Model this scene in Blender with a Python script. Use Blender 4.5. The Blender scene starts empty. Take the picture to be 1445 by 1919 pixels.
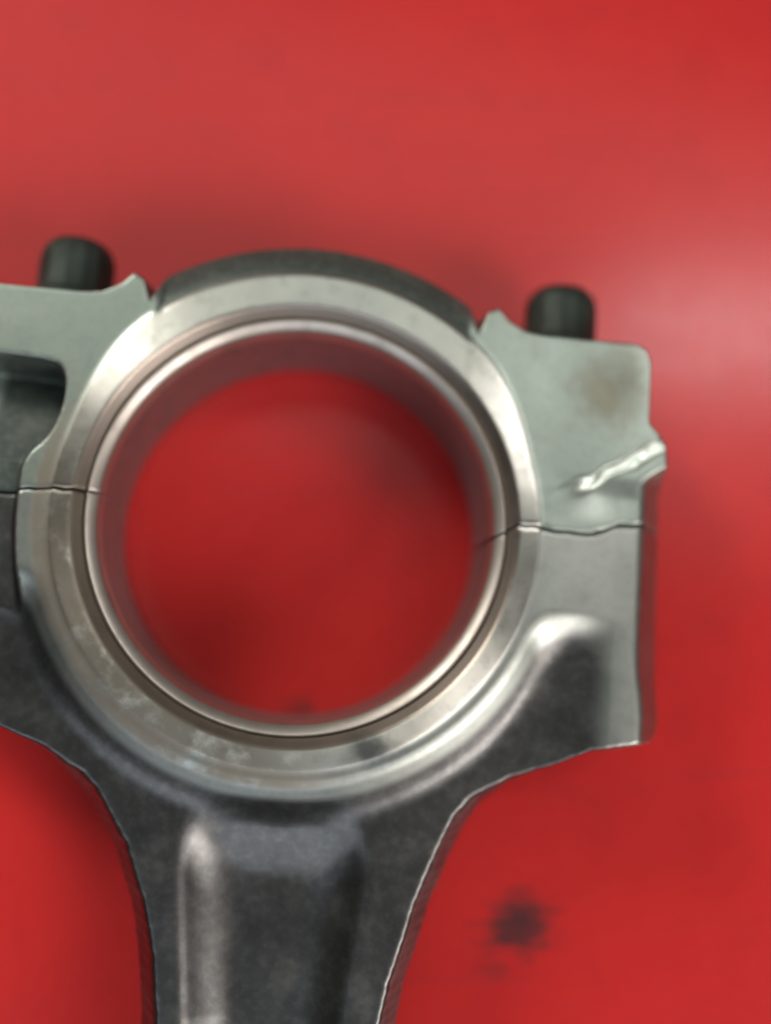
import bpy, bmesh, math, random
import numpy as np
from mathutils import Vector, Matrix

# ------------------------------------------------------------------ camera, world, lamps, exposure
# Everything is in metres at real size; the part descriptions below are in millimetres.
MM = 0.001
scene = bpy.context.scene
col = scene.collection
T = 20.0                                   # thickness of the rod, table top at z = 0

cam_data = bpy.data.cameras.new("camera")
cam = bpy.data.objects.new("camera", cam_data)
col.objects.link(cam)
cam.matrix_world = (Matrix.Translation((2.722 * MM, -17.161 * MM, (T + 120.0) * MM))
                    @ Matrix.Rotation(math.radians(8.57), 4, 'X')
                    @ Matrix.Rotation(math.radians(-3.64), 4, 'Y'))
cam_data.sensor_fit = 'VERTICAL'
cam_data.sensor_height = 36.0
cam_data.lens = 36.0 * 1920.0 / 1919.0
cam_data.clip_start = 0.005
cam_data.clip_end = 50.0
cam_data.dof.use_dof = True
cam_data.dof.focus_distance = 0.1150
cam_data.dof.aperture_fstop = 4.3
scene.camera = cam

world = bpy.data.worlds.new("World")
scene.world = world
world.use_nodes = True
bg = world.node_tree.nodes["Background"]
bg.inputs["Color"].default_value = (0.92, 1.0, 0.96, 1)
bg.inputs["Strength"].default_value = 0.06


def area(name, loc, target, sx, sy, power, color):
    l = bpy.data.lights.new(name, 'AREA')
    l.shape = 'RECTANGLE'
    l.size, l.size_y = sx, sy
    l.energy = power
    l.color = color
    o = bpy.data.objects.new(name, l)
    col.objects.link(o)
    o.location = loc
    o.rotation_euler = (Vector(target) - Vector(loc)).to_track_quat('-Z', 'Y').to_euler()
    return o


area("ceiling_lamp", (0.12, 0.52, 1.15), (0, 0.05, 0), 1.3, 0.55, 2.8, (0.90, 1.0, 0.92))
area("window_lamp", (0.74, -0.84, 0.85), (0, 0, 0), 0.65, 0.35, 6.5, (1.0, 0.96, 0.93))
area("roof_light", (0.83, 0.475, 1.30), (0.83, 0.475, 0), 0.80, 0.10, 4.2, (1.0, 0.95, 0.96))
area("key_window_lamp", (1.25, -1.02, 1.15), (0, 0, 0), 0.7, 0.8, 10.0, (1.0, 0.975, 0.95))
area("far_window_lamp", (-0.35, -1.0, 1.0), (0, 0, 0), 1.3, 0.8, 6.5, (0.78, 0.88, 1.0))
area("side_lamp", (-0.84, 0.98, 0.88), (0, 0, 0), 0.4, 0.4, 11.0, (1.0, 0.99, 0.93))

scene.view_settings.view_transform = 'Standard'
scene.view_settings.look = 'None'
scene.view_settings.gamma = 1.0
scene.view_settings.exposure = 0.06

# ------------------------------------------------------------------ helpers
rng = np.random.default_rng(7)


def mesh_object(name, verts, faces, mat, parent=None, smooth=True):
    """verts: (n,3) in mm with z measured from the front face of the rod"""
    v = np.asarray(verts, dtype=np.float64).copy()
    v[:, 2] += T
    v *= MM
    me = bpy.data.meshes.new(name)
    me.from_pydata(v.tolist(), [], faces if isinstance(faces, list) else faces.tolist())
    me.validate()
    if smooth:
        me.polygons.foreach_set("use_smooth", [True] * len(me.polygons))
    me.materials.append(mat)
    me.update()
    o = bpy.data.objects.new(name, me)
    col.objects.link(o)
    if parent is not None:
        o.parent = parent
    return o


def smin(a, b, k):
    h = np.maximum(k - np.abs(a - b), 0.0) / k
    return np.minimum(a, b) - h * h * k * 0.25


def smax(a, b, k):
    return -smin(-a, -b, k)


def sstep(e0, e1, x):
    t = np.clip((x - e0) / (e1 - e0), 0, 1)
    return t * t * (3 - 2 * t)


def poly_sdf(pts, X, Y):
    """signed distance to a closed polygon, negative inside"""
    pts = np.asarray(pts, float)
    d = np.full(X.shape, 1e9)
    inside = np.zeros(X.shape, bool)
    n = len(pts)
    for i in range(n):
        ax, ay = pts[i]
        bx, by = pts[(i + 1) % n]
        ex, ey = bx - ax, by - ay
        t = np.clip(((X - ax) * ex + (Y - ay) * ey) / (ex * ex + ey * ey), 0, 1)
        d = np.minimum(d, np.hypot(X - ax - t * ex, Y - ay - t * ey))
        if ay != by:
            c = ((ay > Y) != (by > Y)) & (X < ex * (Y - ay) / ey + ax)
            inside ^= c
    return np.where(inside, -d, d)


def chaikin(pts, n=2):
    pts = [tuple(p) for p in pts]
    for _ in range(n):
        out = []
        for i in range(len(pts)):
            a, b = pts[i], pts[(i + 1) % len(pts)]
            out.append((a[0] * .75 + b[0] * .25, a[1] * .75 + b[1] * .25))
            out.append((a[0] * .25 + b[0] * .75, a[1] * .25 + b[1] * .75))
        pts = out
    return pts


def noise2(X, Y, scale, seed):
    """smooth value noise in the range -1..1"""
    r = np.random.default_rng(seed)
    g = r.uniform(-1, 1, (64, 64))
    x = X / scale + 1000
    y = Y / scale + 1000
    xi, yi = np.floor(x).astype(int), np.floor(y).astype(int)
    fx, fy = x - xi, y - yi
    fx, fy = fx * fx * (3 - 2 * fx), fy * fy * (3 - 2 * fy)
    a, b = g[xi % 64, yi % 64], g[(xi + 1) % 64, yi % 64]
    c, d = g[xi % 64, (yi + 1) % 64], g[(xi + 1) % 64, (yi + 1) % 64]
    return (a * (1 - fx) + b * fx) * (1 - fy) + (c * (1 - fx) + d * fx) * fy


def surface_nets(f, xs, ys, zs):
    """dual surface of the zero level of f on a rectilinear grid"""
    s = f < 0
    nx, ny, nz = f.shape
    count = np.zeros((nx - 1, ny - 1, nz - 1), np.int8)
    for dx in (0, 1):
        for dy in (0, 1):
            for dz in (0, 1):
                count += s[dx:nx - 1 + dx, dy:ny - 1 + dy, dz:nz - 1 + dz]
    act = np.argwhere((count > 0) & (count < 8))
    idx = np.full(count.shape, -1, np.int32)
    idx[tuple(act.T)] = np.arange(len(act))
    corners = [(dx, dy, dz) for dx in (0, 1) for dy in (0, 1) for dz in (0, 1)]
    P = np.zeros((len(act), 3))
    N = np.zeros(len(act))
    axes = (xs, ys, zs)
    for a in range(8):
        for b in range(a + 1, 8):
            ca, cb = np.array(corners[a]), np.array(corners[b])
            if np.abs(ca - cb).sum() != 1:
                continue
            ia, ib = act + ca, act + cb
            fa, fb = f[tuple(ia.T)], f[tuple(ib.T)]
            m = (fa < 0) != (fb < 0)
            t = np.where(m, fa / np.where(m, fa - fb, 1), 0)
            for k in range(3):
                pa, pb = axes[k][ia[:, k]], axes[k][ib[:, k]]
                P[:, k] += np.where(m, pa + t * (pb - pa), 0)
            N += m
    P /= N[:, None]
    quads = []
    for ax in range(3):
        u, v = (ax + 1) % 3, (ax + 2) % 3
        sl0 = [slice(None)] * 3
        sl1 = [slice(None)] * 3
        sl0[ax], sl1[ax] = slice(0, -1), slice(1, None)
        s0, s1 = s[tuple(sl0)], s[tuple(sl1)]
        e = np.argwhere(s0 != s1)
        ok = (e[:, u] > 0) & (e[:, v] > 0) & (e[:, u] < f.shape[u] - 1) & (e[:, v] < f.shape[v] - 1)
        e = e[ok]
        flip = s0[tuple(e.T)]
        du, dv = np.zeros(3, int), np.zeros(3, int)
        du[u], dv[v] = 1, 1
        q = np.stack([idx[tuple((e - du - dv).T)], idx[tuple((e - dv).T)],
                      idx[tuple(e.T)], idx[tuple((e - du).T)]], 1)
        q[~flip] = q[~flip][:, ::-1]
        quads.append(q)
    return P, np.concatenate(quads)


# ------------------------------------------------------------------ materials
def new_mat(name):
    m = bpy.data.materials.new(name)
    m.use_nodes = True
    nt = m.node_tree
    bsdf = nt.nodes["Principled BSDF"]
    return m, nt, bsdf


class G:
    """tiny node-graph writer"""

    def __init__(self, nt):
        self.nt = nt

    def n(self, kind, **props):
        node = self.nt.nodes.new(kind)
        for k, v in props.items():
            setattr(node, k, v)
        return node

    def link(self, a, b):
        self.nt.links.new(a, b)

    def math(self, op, a, b=None, c=None, clamp=False):
        node = self.n('ShaderNodeMath', operation=op)
        node.use_clamp = clamp
        for i, v in enumerate((a, b, c)):
            if v is None:
                continue
            if isinstance(v, (int, float)):
                node.inputs[i].default_value = v
            else:
                self.link(v, node.inputs[i])
        return node.outputs[0]

    def ramp(self, v, e0, e1):
        node = self.n('ShaderNodeMapRange', interpolation_type='SMOOTHSTEP')
        self.link(v, node.inputs[0])
        node.inputs[1].default_value, node.inputs[2].default_value = e0, e1
        return node.outputs[0]

    def mix(self, f, a, b):
        node = self.n('ShaderNodeMix', data_type='RGBA')
        for sock, v in ((node.inputs[0], f), (node.inputs[6], a), (node.inputs[7], b)):
            if isinstance(v, (int, float)):
                sock.default_value = v
            elif isinstance(v, tuple):
                sock.default_value = (*v, 1)
            else:
                self.link(v, sock)
        return node.outputs[2]

    def mixf(self, f, a, b):
        node = self.n('ShaderNodeMix', data_type='FLOAT')
        for sock, v in ((node.inputs[0], f), (node.inputs[2], a), (node.inputs[3], b)):
            if isinstance(v, (int, float)):
                sock.default_value = v
            else:
                self.link(v, sock)
        return node.outputs[0]

    def noise(self, vec, scale, detail=4, rough=0.55, lac=2.0):
        node = self.n('ShaderNodeTexNoise')
        node.inputs['Scale'].default_value = scale
        node.inputs['Detail'].default_value = detail
        node.inputs['Roughness'].default_value = rough
        node.inputs['Lacunarity'].default_value = lac
        self.link(vec, node.inputs['Vector'])
        return node.outputs[0]


def rod_material(name, machined, forged, forged_metal, forged_rough):
    """forged steel whose thrust ring and front faces are machined; coordinates are the rod's own"""
    m, nt, bsdf = new_mat(name)
    g = G(nt)
    tc = g.n('ShaderNodeTexCoord')
    P = tc.outputs['Object']
    sep = g.n('ShaderNodeSeparateXYZ')
    g.link(P, sep.inputs[0])
    x, y, z = sep.outputs
    r = g.math('SQRT', g.math('ADD', g.math('MULTIPLY', x, x), g.math('MULTIPLY', y, y)))
    rt = g.math('SUBTRACT', r, g.math('MULTIPLY', g.ramp(y, 0.008, 0.024), 0.0018))
    thrust = g.math('MULTIPLY', g.math('SUBTRACT', 1.0, g.ramp(rt, 0.0288, 0.0292)), g.ramp(z, 0.0194, 0.0198))
    top = g.ramp(z, 0.0180, 0.0187)
    # machined on the cap and round the joint, shot blasted forging on the rest
    ground = top
    crown = g.math('MULTIPLY', g.ramp(r, 0.0309, 0.0313), g.math('SUBTRACT', 1.0, g.ramp(g.math('ABSOLUTE', x), 0.0188, 0.0198)))
    ground = g.math('MULTIPLY', ground, g.math('SUBTRACT', 1.0, g.math('MULTIPLY', crown, g.ramp(y, 0.015, 0.020))))
    lit_flank = g.math('MULTIPLY', g.ramp(g.math('ABSOLUTE', x), 0.0375, 0.0392), g.ramp(y, -0.0262, -0.0225))  # boss sides coloured paler, standing in for light reflected off the table
    ground = g.math('MAXIMUM', ground, g.math('MULTIPLY', lit_flank, 0.9))
    ground = g.math('MAXIMUM', ground, thrust)
    n1 = g.noise(P, 180, 6, 0.6)
    n2 = g.noise(P, 900, 5, 0.65)
    n3 = g.noise(P, 60, 4, 0.5)
    c = g.mix(ground, forged, machined)
    c = g.mix(g.math('MULTIPLY', g.ramp(n1, 0.50, 0.74), 0.20), c, (0.30, 0.28, 0.24))
    c = g.mix(g.math('MULTIPLY', g.ramp(n2, 0.42, 0.72), 0.30), c, (0.22, 0.22, 0.20))
    c = g.mix(thrust, c, (0.75, 0.70, 0.63))
    c = g.mix(g.math('MULTIPLY', thrust, g.math('MULTIPLY', g.ramp(g.noise(P, 420, 5, 0.65), 0.5, 0.72), 0.45)), c, (0.36, 0.34, 0.315))
    # bare chamfer of the bore
    c = g.mix(g.math('SUBTRACT', 1.0, g.ramp(r, 0.0265, 0.0268)), c, (0.31, 0.255, 0.215))
    # oil-brown mottling left of the shank on the ring
    side = g.math('ADD', g.math('MULTIPLY', x, -0.75), g.math('MULTIPLY', y, -0.66))
    n4 = g.noise(P, 300, 5, 0.6)
    stain = g.math('MULTIPLY', g.ramp(side, 0.008, 0.022), g.ramp(g.math('ADD', n4, g.math('MULTIPLY', n3, 0.5)), 0.42, 0.80))
    ringz = g.math('SUBTRACT', 1.0, g.ramp(r, 0.0305, 0.0315))
    stain = g.math('MULTIPLY', stain, ringz)
    # dark worn oval on the lower ring
    ox, oy = g.math('SUBTRACT', x, 0.0108), g.math('ADD', y, 0.0258)
    od = g.math('SQRT', g.math('ADD', g.math('MULTIPLY', ox, g.math('MULTIPLY', ox, 0.45)), g.math('MULTIPLY', oy, oy)))
    om = g.math('SUBTRACT', 1.0, g.ramp(g.math('ADD', od, g.math('MULTIPLY', g.math('SUBTRACT', n1, 0.5), 0.004)), 0.0008, 0.0030))
    c = g.mix(g.math('MULTIPLY', om, 0.85), c, (0.12, 0.12, 0.12))
    c = g.mix(g.math('MULTIPLY', stain, 0.85), c, (0.235, 0.195, 0.15))
    # brown thumb mark on the ear
    ex, ey = g.math('SUBTRACT', x, 0.0368), g.math('SUBTRACT', y, 0.0195)
    er = g.math('SQRT', g.math('ADD', g.math('MULTIPLY', ex, ex), g.math('MULTIPLY', ey, ey)))
    em = g.math('SUBTRACT', 1.0, g.ramp(g.math('ADD', er, g.math('MULTIPLY', g.math('SUBTRACT', n1, 0.5), 0.012)), 0.0005, 0.0068))
    c = g.mix(g.math('MULTIPLY', em, 0.75), c, (0.15, 0.125, 0.085))
    g.link(c, bsdf.inputs['Base Color'])
    g.link(g.mixf(ground, forged_metal, 1.0), bsdf.inputs['Metallic'])
    ro = g.mixf(ground, forged_rough, 0.40)
    ro = g.mixf(thrust, ro, 0.33)
    ro = g.math('ADD', ro, g.math('MULTIPLY', g.math('SUBTRACT', n1, 0.5), 0.22))
    ro = g.math('ADD', ro, g.math('MULTIPLY', stain, 0.15))
    g.link(ro, bsdf.inputs['Roughness'])
    # turned ring: the cut runs round the bore, so the gloss spreads outwards from it
    g.link(g.math('MULTIPLY', thrust, 0.93), bsdf.inputs['Anisotropic'])
    comb = g.n('ShaderNodeCombineXYZ')
    g.link(x, comb.inputs[0])
    g.link(y, comb.inputs[1])
    vt = g.n('ShaderNodeVectorTransform', vector_type='VECTOR', convert_from='OBJECT', convert_to='WORLD')
    g.link(comb.outputs[0], vt.inputs[0])
    nm = g.n('ShaderNodeVectorMath', operation='NORMALIZE')
    g.link(vt.outputs[0], nm.inputs[0])
    g.link(nm.outputs[0], bsdf.inputs['Tangent'])
    fine = g.noise(P, 2600, 3, 0.6)
    bump = g.n('ShaderNodeBump')
    bump.inputs['Distance'].default_value = 0.0001
    g.link(g.mixf(thrust, 0.05, 0.05), bump.inputs['Strength'])
    g.link(g.math('ADD', fine, g.math('MULTIPLY', n1, 2.0)), bump.inputs['Height'])
    g.link(bump.outputs[0], bsdf.inputs['Normal'])
    return m


def plain_metal(name, color, rough, bump_s=0.2, metallic=1.0):
    m, nt, bsdf = new_mat(name)
    g = G(nt)
    P = g.n('ShaderNodeTexCoord').outputs['Object']
    n1 = g.noise(P, 250, 5, 0.6)
    n2 = g.noise(P, 1800, 3, 0.6)
    dark = tuple(c * 0.6 for c in color)
    g.link(g.mix(g.math('MULTIPLY', g.ramp(n1, 0.45, 0.7), 0.5), color, dark), bsdf.inputs['Base Color'])
    bsdf.inputs['Metallic'].default_value = metallic
    g.link(g.math('ADD', rough, g.math('MULTIPLY', g.math('SUBTRACT', n1, 0.5), 0.2)), bsdf.inputs['Roughness'])
    b = g.n('ShaderNodeBump')
    b.inputs['Distance'].default_value = 0.0001
    b.inputs['Strength'].default_value = bump_s
    g.link(n2, b.inputs['Height'])
    g.link(b.outputs[0], bsdf.inputs['Normal'])
    return m


def table_material():
    m, nt, bsdf = new_mat("red_enamel")
    g = G(nt)
    P = g.n('ShaderNodeTexCoord').outputs['Object']
    sep = g.n('ShaderNodeSeparateXYZ')
    g.link(P, sep.inputs[0])
    x, y, z = sep.outputs
    n1 = g.noise(P, 14, 5, 0.55)
    n2 = g.noise(P, 1500, 4, 0.7)
    n3 = g.noise(P, 260, 5, 0.65)
    c = g.mix(g.ramp(n1, 0.3, 0.7), (0.50, 0.021, 0.021), (0.56, 0.027, 0.024))
    c = g.mix(g.math('MULTIPLY', g.ramp(n2, 0.35, 0.75), 0.35), c, (0.38, 0.016, 0.016))
    n5 = g.noise(P, 95, 6, 0.7)
    c = g.mix(g.math('MULTIPLY', g.ramp(n5, 0.45, 0.72), 0.30), c, (0.36, 0.020, 0.022))
    # long faint rub marks
    mp = g.n('ShaderNodeMapping')
    mp.inputs['Rotation'].default_value = (0, 0, math.radians(52))
    mp.inputs['Scale'].default_value = (18, 420, 1)
    g.link(P, mp.inputs[0])
    rub = g.noise(mp.outputs[0], 1.0, 4, 0.6)
    c = g.mix(g.math('MULTIPLY', g.ramp(rub, 0.60, 0.74), 0.35), c, (0.30, 0.030, 0.035))
    ms = g.n('ShaderNodeMapping')
    ms.inputs['Scale'].default_value = (150, 900, 1)
    g.link(P, ms.inputs[0])
    n6 = g.noise(ms.outputs[0], 1.0, 4, 0.6)
    # grease smudges
    for sx, sy, rad, amt in SMUDGES:
        dx, dy = g.math('SUBTRACT', x, sx), g.math('SUBTRACT', y, sy)
        d = g.math('SQRT', g.math('ADD', g.math('MULTIPLY', g.math('MULTIPLY', dx, dx), 0.6),
                                  g.math('MULTIPLY', g.math('MULTIPLY', dy, dy), 1.7)))
        d = g.math('ADD', d, g.math('MULTIPLY', g.math('SUBTRACT', g.math('ADD', n3, n6), 1.0), rad * 1.5))
        msk = g.math('SUBTRACT', 1.0, g.ramp(d, rad * 0.15, rad))
        c = g.mix(g.math('MULTIPLY', msk, amt), c, (0.050, 0.030, 0.032))
    g.link(c, bsdf.inputs['Base Color'])
    bsdf.inputs['Specular IOR Level'].default_value = 0.28
    g.link(g.math('ADD', 0.19, g.math('MULTIPLY', g.math('SUBTRACT', n3, 0.5), 0.12)), bsdf.inputs['Roughness'])
    b = g.n('ShaderNodeBump')
    b.inputs['Distance'].default_value = 0.0001
    b.inputs['Strength'].default_value = 0.07
    g.link(g.math('ADD', n2, n3), b.inputs['Height'])
    g.link(b.outputs[0], bsdf.inputs['Normal'])
    return m


SMUDGES = [(0.0285, -0.0516, 0.0056, 0.85), (0.0298, -0.0484, 0.0042, 0.55), (0.0255, -0.0563, 0.0024, 0.35), (-0.0002, -0.0225, 0.0030, 0.50), (0.0266, -0.0487, 0.0030, 0.35)]
M_body = rod_material("forged_steel_body", (0.345, 0.352, 0.318), (0.105, 0.099, 0.096), 1.0, 0.37)
M_cap = rod_material("forged_steel_cap", (0.315, 0.348, 0.305), (0.065, 0.08, 0.068), 0.5, 0.5)
M_shell = plain_metal("bearing_alloy", (0.50, 0.435, 0.38), 0.42, 0.10, 0.92)
M_shaded_lining = plain_metal("shaded_bearing_lining", (0.36, 0.325, 0.315), 0.52, 0.10)  # lining darker than the rim, with the bore's shade put into its colour
M_bolt = plain_metal("black_oxide", (0.05, 0.06, 0.05), 0.6, 0.3, 0.8)
M_table = table_material()

# ------------------------------------------------------------------ red table top
bm = bmesh.new()
bmesh.ops.create_cube(bm, size=1.0)
bmesh.ops.scale(bm, vec=(1.6, 1.2, 0.03), verts=bm.verts)
bmesh.ops.translate(bm, vec=(0.1, 0.0, -0.015), verts=bm.verts)
bmesh.ops.bevel(bm, geom=bm.edges[:], offset=0.004, segments=3, affect='EDGES')
me = bpy.data.meshes.new("tabletop")
bm.to_mesh(me)
bm.free()
me.materials.append(M_table)
table = bpy.data.objects.new("tabletop", me)
col.objects.link(table)
table["kind"] = "structure"
table["label"] = "glossy red painted table top under the steel rod"

# ------------------------------------------------------------------ connecting rod
rod = bpy.data.objects.new("connecting_rod", None)
col.objects.link(rod)
rod.empty_display_size = 0.02
rod.rotation_euler = (0, 0, math.radians(-5))
rod["label"] = "grey forged steel connecting rod with bolted bearing cap lying on red table"
rod["category"] = "connecting rod"

# right half of the outline at mid thickness (mm), from the crown down to the small end
SMALL_X, SMALL_Y, SMALL_R, PIN_R = 1.5, -152.0, 17.0, 11.0
right = [(39.8, 26.4), (41.2, 25.9), (42.1, 24.9), (42.6, 23.4), (42.6, 16.0), (45.0, 13.6), (46.0, 9.0), (46.4, 2.0), (46.8, -17.0), (47.2, -19.6), (47.1, -21.2), (46.4, -22.4), (45.0, -23.3), (43.0, -23.9), (37.2, -25.0),
         (31.8, -27.4), (28.4, -29.2), (25.4, -31.6), (23.6, -34.4), (22.2, -37.4), (20.0, -43.4),
         (17.6, -52.8), (16.4, -60.0), (14.6, -80.0), (13.2, -105.0), (12.6, -125.0), (12.8, -134.0), (14.0, -142.0),
         (10.0, -150.0)]
left = [(-p[0], p[1]) for p in right if p[1] > -25] + [
    (-33.6, -26.6), (-27.4, -29.8), (-22.4, -34.2), (-18.6, -39.8), (-16.0, -45.6), (-14.4, -51.6), (-13.2, -58.6),
    (-11.6, -80.0), (-10.6, -105.0), (-10.4, -125.0), (-10.8, -134.0), (-12.0, -142.0), (-8.0, -150.0)]
ear = [(19.6, 26.0), (22.2, 29.8), (22.9, 29.2), (24.3, 27.7), (26.2, 26.7), (28.5, 26.4)]


def split_y(x, z):
    """height of the fracture line along the rod"""
    xp = [-60, -34.7, -28.6, -26.4, -23.5, 0, 23.4, 24.9, 26.4, 28.5, 31.4, 35.3, 38.8, 42, 60]
    yp = [0.9, 0.7, 1.3, 1.4, 1.5, 0.8, -0.1, 0.75, 1.65, 1.75, 1.35, 1.45, 2.9, 3.2, 3.2]
    return np.interp(x, xp, yp)


def front_height(X, Y):
    r = np.hypot(X, Y)
    A = np.abs(X)
    # ---- outline at mid thickness
    out = ear + right + left[::-1] + [(-p[0], p[1]) for p in ear[::-1]]
    o = poly_sdf(out, X, Y)
    crown = r - 36.0
    o = smin(o, np.where(Y > 0, crown, 50.0), 1.2)
    o = smin(o, np.hypot(X - SMALL_X, Y - SMALL_Y) - SMALL_R, 4.0)
    # sheared flash line along the shank side: ragged
    rag = sstep(-24, -30, Y) * sstep(-75, -60, Y)
    o = o + rag * (0.03 * np.sin(Y * 4.2 + 0.8 * np.sin(Y * 0.9)) + 0.05 * noise2(X, Y, 1.1, 3) + 0.08 * noise2(X, Y, 3.1, 4))
    u = -o
    # ---- how wide the side face is: crown, seat, boss, draft
    w = np.interp(A, [22.0, 26.0, 32.0], [4.6, 2.8, 1.3])
    p = np.full(X.shape, 1.1)
    kc = sstep(20.5, 18.5, A) * sstep(10, 16, Y)
    w = w * (1 - kc) + 5.2 * kc
    p = p * (1 - kc) + 3.4 * kc
    ks = sstep(20.0, 21.5, A) * sstep(10, 14, Y)
    w = w * (1 - ks) + 1.1 * ks
    p = p * (1 - ks) + 1.6 * ks
    t = np.clip(u / w, 0, 1)
    edge = -10 + 0.5 + 11.0 * (1 - (1 - t) ** p)
    arch = np.interp(r, [30.0, 31.0, 35.0, 36.0, 37.0], [0.75, -0.35, -3.1, -8.5, -18.0])
    edge = np.where(u < 0, -9.5 + u * 9, edge)
    edge = edge * (1 - kc) + np.minimum(arch, np.maximum(edge, arch)) * kc
    tb = np.clip((46.5 + 0.8 * sstep(-12, -20, Y) - A) / 6.8, 0, 1)
    boss = -9.5 + 10.6 * (1 - (1 - tb) ** 1.25) + 12 * sstep(8.0, 14.0, Y) + 12 * sstep(-27, -32, Y)
    edge = smin(edge, boss, 1.6)
    # ---- features of the front face
    raised = smin(r - 30.9, (np.where(X > 0, 38.0, 41.0) - A) * 0.52, 3.0)
    raised = smin(raised, -9.3 - Y, 3.0)
    q = np.clip((raised + 0.5) / 4.4, -0.3, 1.3)
    s = smin(smax(q, np.zeros_like(q), 0.22), np.ones_like(q), 0.3)
    H = -0.45 - 2.6 * s
    # boss face rolls off a little
    H = H - 0.35 * sstep(30.0, 40.0, A) * sstep(9, 6, Y)
    # recess along the left ear and boss
    pk = poly_sdf(chaikin([(-52, 17.1), (-31.0, 17.1), (-29.0, 15.6), (-28.8, 11.4), (-30.0, 7.4), (-32.4, 5.0), (-32.9, 2.0), (-32.5, -5.0), (-31.0, -12.0), (-31.0, -20.0), (-52, -20.0)], 2), X, Y)
    dep = -2.5 - 6.7 * np.clip((Y - 4.5) / 14.0, 0, 1)
    k = sstep(0.1, -0.9, pk)
    H = H * (1 - k) + np.minimum(dep, H) * k
    # right ear stands proud, ending in a ragged slanting ledge
    nx, ny = -0.53, 0.848
    led = (X - 33.3) * nx + (Y - 7.6) * ny + 0.3 * noise2(X, Y, 2.2, 5)
    along = X * 0.848 + Y * 0.53
    led = led + 0.28 * noise2(along * 0.16, led, 0.5, 8) + 0.08 * noise2(along, led, 0.8, 9) * sstep(2.5, 0.5, np.abs(led + 0.7))
    right_side = sstep(31.5, 36.0, X)
    H = H + sstep(29.0, 41.0, X) * 0.4 * sstep(-0.18, 0.18, led)
    H = H - 0.75 * sstep(0.2, -1.7, led) * sstep(-30.0, -24.0, Y) * (right_side * sstep(2.5, 7.5, Y) + sstep(29.0, 42.0, X) * sstep(7.5, 2.5, Y))
    H = H - 0.12 * np.exp(-(((X - 37.2) / 3.2) ** 2 + ((Y - 20.5) / 3.0) ** 2))
    # turned thrust ring
    H = np.where(r < 31.5, H + 0.22 * sstep(29.5, 28.6, r - 1.8 * sstep(8.0, 24.0, Y)), H)
    # shank pocket: gentle end, steep sides, round corners
    half = np.interp(-Y, [33, 36, 57, 80, 120, 140], [11.0, 11.0, 8.7, 7.8, 6.8, 6.6])
    half = half - 0.1
    side = half - np.abs(X - np.interp(-Y, [33, 57, 150], [0.6, 1.1, 1.5]))
    end = smin(-33.5 - Y, Y + 130.0, 1.0)
    d = smin(side, end, 8.0) + 0.3
    wide = 6.0 + 3.0 * sstep(-3.0, 6.0, side - end)
    e = d / wide
    t = np.clip(smax(e, np.zeros_like(e), 0.16), 0, 1)
    H = H - 2.8 * (1 - (1 - t) ** 1.8)
    # small end
    rs = np.hypot(X - SMALL_X, Y - SMALL_Y)
    H = np.where(Y < -110, H + (3.1) * sstep(19.5, 16.6, rs), H)
    # forging scale
    H = H + 0.02 * noise2(X, Y, 2.2, 1) * s + 0.02 * noise2(X, Y, 5.0, 2)
    return smin(H, edge, 1.3)


def build(name, keep, xs, ys, zs, mat, parent):
    X, Y = np.meshgrid(xs, ys, indexing='ij')
    H = front_height(X, Y)
    gx, gy = np.gradient(H, xs, ys)
    nrm = np.sqrt(1 + np.minimum(gx * gx + gy * gy, 36.0))
    r = np.hypot(X, Y)
    rs = np.hypot(X - SMALL_X, Y - SMALL_Y)
    f = np.empty((len(xs), len(ys), len(zs)), np.float32)
    for i, z in enumerate(zs):
        az = abs(z + 10.0)
        d = (az - (H + 10.0)) / nrm
        zf = az - 10.0                                   # 0 at either face
        bore = np.maximum(25.25 - r, (26.8 + zf - r) * 0.7071)
        pin = np.maximum(PIN_R - rs, (PIN_R + 1.0 + zf - rs) * 0.7071)
        d = smax(d, np.maximum(bore, pin), 0.22)
        F = split_y(X, z) + 0.13 * noise2(X, np.full(X.shape, z), 1.7, 11) + 0.1 * noise2(X, np.full(X.shape, z), 0.7, 12)
        cut = (F + 0.085 - Y) if keep == 'cap' else (Y - F + 0.085)
        f[:, :, i] = smax(d, cut, 0.25)
    V, Q = surface_nets(f, xs, ys, zs)
    return mesh_object(name, V, Q, mat, parent)


S = 0.26
xs = np.arange(-48.5, 48.6, S)
zs = np.concatenate([np.arange(-20.6, -13.0, 0.5), np.arange(-13.0, -0.9, 0.35), np.arange(-0.9, 0.8, 0.2)])
ys_cap = np.arange(-2.0, 37.5, S)
ys_body = np.concatenate([np.arange(-171.0, -64.0, 1.0), np.arange(-64.0, 5.5, S)])
body = build("rod_body", 'rod', xs, ys_body, zs, M_body, rod)
cap = build("bearing_cap", 'cap', xs, ys_cap, zs, M_cap, rod)
cap["label"] = "greenish grey bearing cap with two bolt ears"


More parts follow.
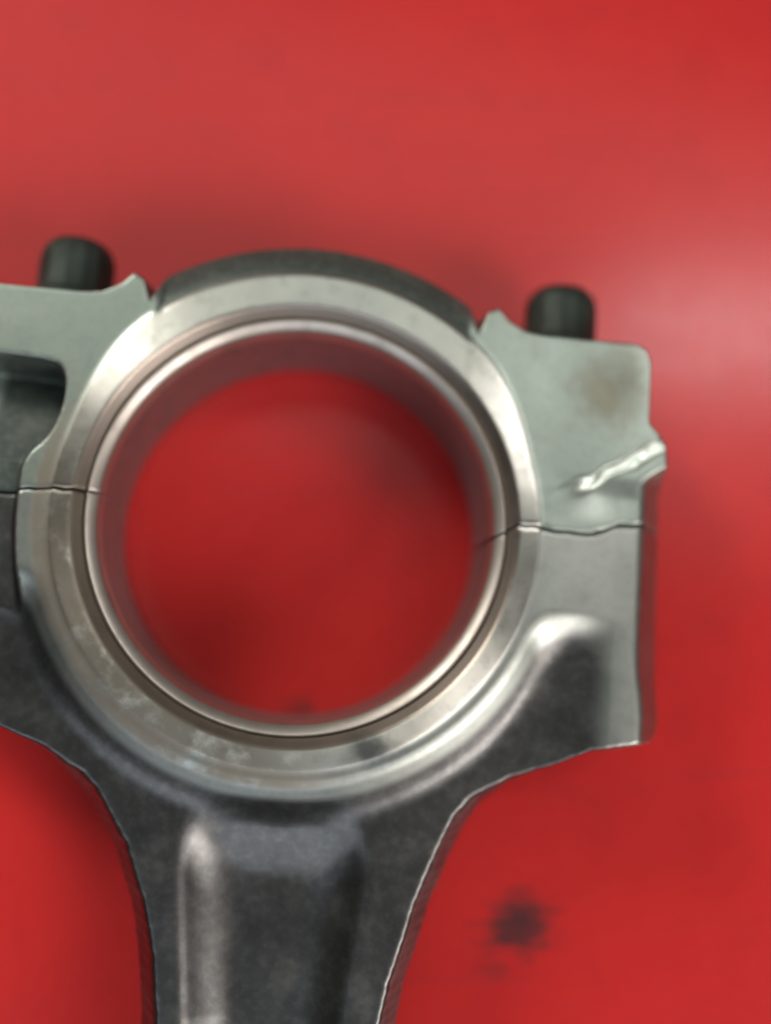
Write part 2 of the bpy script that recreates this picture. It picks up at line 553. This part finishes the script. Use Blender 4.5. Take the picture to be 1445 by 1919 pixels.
# ---- bearing shells: two half rings with chamfered edges
def shell(name, upper):
    prof = [(25.0, -1.05), (24.95, -0.95), (24.85, -0.97), (24.72, -1.03), (23.95, -1.50), (23.72, -1.85), (23.56, -2.5), (23.46, -3.6), (23.41, -5.0), (23.4, -6.0), (23.4, -10.0),
            (23.4, -14.0), (23.42, -17.6), (23.5, -18.2), (23.75, -18.65), (24.05, -18.98), (24.35, -19.05), (25.0, -18.95), (25.22, -18.7),
            (25.22, -10.0), (25.22, -1.3)]
    prof = [(r, z - 0.3 if z > -8 else z) for r, z in prof]
    n = 220
    g = 0.18
    V, Fc = [], []
    for i in range(n + 1):
        t = i / n
        for (r, z) in prof:
            yr = float(split_y(r, z))
            yl = float(split_y(-r, z))
            if upper:
                a0 = math.asin((yr + g) / r)
                a1 = math.pi - math.asin((yl + 0.07) / r)
            else:
                a0 = math.asin((yr - g) / r)
                a1 = -math.pi - math.asin((yl - 0.07) / r)
            a = a0 + (a1 - a0) * t
            V.append((r * math.cos(a), r * math.sin(a), z))
    m = len(prof)
    for i in range(n):
        for j in range(m):
            k = (j + 1) % m
            q = [i * m + j, i * m + k, (i + 1) * m + k, (i + 1) * m + j]
            Fc.append(q if upper else q[::-1])
    c0, c1 = list(range(m)), list(range(n * m, n * m + m))
    Fc.append(c0[::-1] if upper else c0)
    Fc.append(c1 if upper else c1[::-1])
    me_o = mesh_object(name, V, Fc, M_shell, rod)
    me_o.data.materials.append(M_shaded_lining)
    b = bmesh.new()
    b.from_mesh(me_o.data)
    bmesh.ops.recalc_face_normals(b, faces=b.faces[:])
    for f in b.faces:
        c = f.calc_center_median()
        if math.hypot(c.x, c.y) < 0.02348 and 0.0016 < c.z < 0.0160:
            f.material_index = 1  # only the deeper wall, so the colour falls from lit rim to shade
    b.to_mesh(me_o.data)
    b.free()
    return me_o


shell("bearing_shell", True)
shell("bearing_shell", False)


# ---- bolts: splined heads standing on the ears, axis along the rod
def bolt_mesh():
    prof = [(0.0, 0.1), (5.6, 0.1), (5.75, 0.35), (5.7, 0.9), (5.1, 1.3), (4.75, 1.8), (4.75, 5.6), (4.6, 6.9), (4.15, 7.9), (3.45, 8.6),
            (2.5, 9.0), (2.2, 8.8), (2.0, 8.0), (0.0, 7.9)]
    n = 96
    V, Fc = [], []
    for (r, h) in prof:
        for k in range(n):
            a = 2 * math.pi * k / n
            rr = r
            if 1.5 < h < 9.0 and r > 4:
                rr = r + 0.06 * math.cos(14 * a)
            V.append((rr * math.cos(a), h, rr * math.sin(a)))
    m = len(prof)
    for j in range(m - 1):
        for k in range(n):
            k2 = (k + 1) % n
            Fc.append([j * n + k, j * n + k2, (j + 1) * n + k2, (j + 1) * n + k])
    return V, Fc


V, Fc = bolt_mesh()
me = bpy.data.meshes.new("bolt")
me.from_pydata([(x * MM, y * MM, z * MM) for x, y, z in V], [], Fc)
b = bmesh.new()
b.from_mesh(me)
bmesh.ops.remove_doubles(b, verts=b.verts, dist=1e-6)
bmesh.ops.recalc_face_normals(b, faces=b.faces[:])
b.to_mesh(me)
b.free()
me.polygons.foreach_set("use_smooth", [True] * len(me.polygons))
me.materials.append(M_bolt)
for sx, rot in ((-31.9, 0.15), (32.2, 0.9)):
    o = bpy.data.objects.new("bolt", me)
    col.objects.link(o)
    o.parent = rod
    o.location = (sx * MM, 26.4 * MM, (T - 10.0) * MM)
    o.rotation_euler = (0, rot, 0)
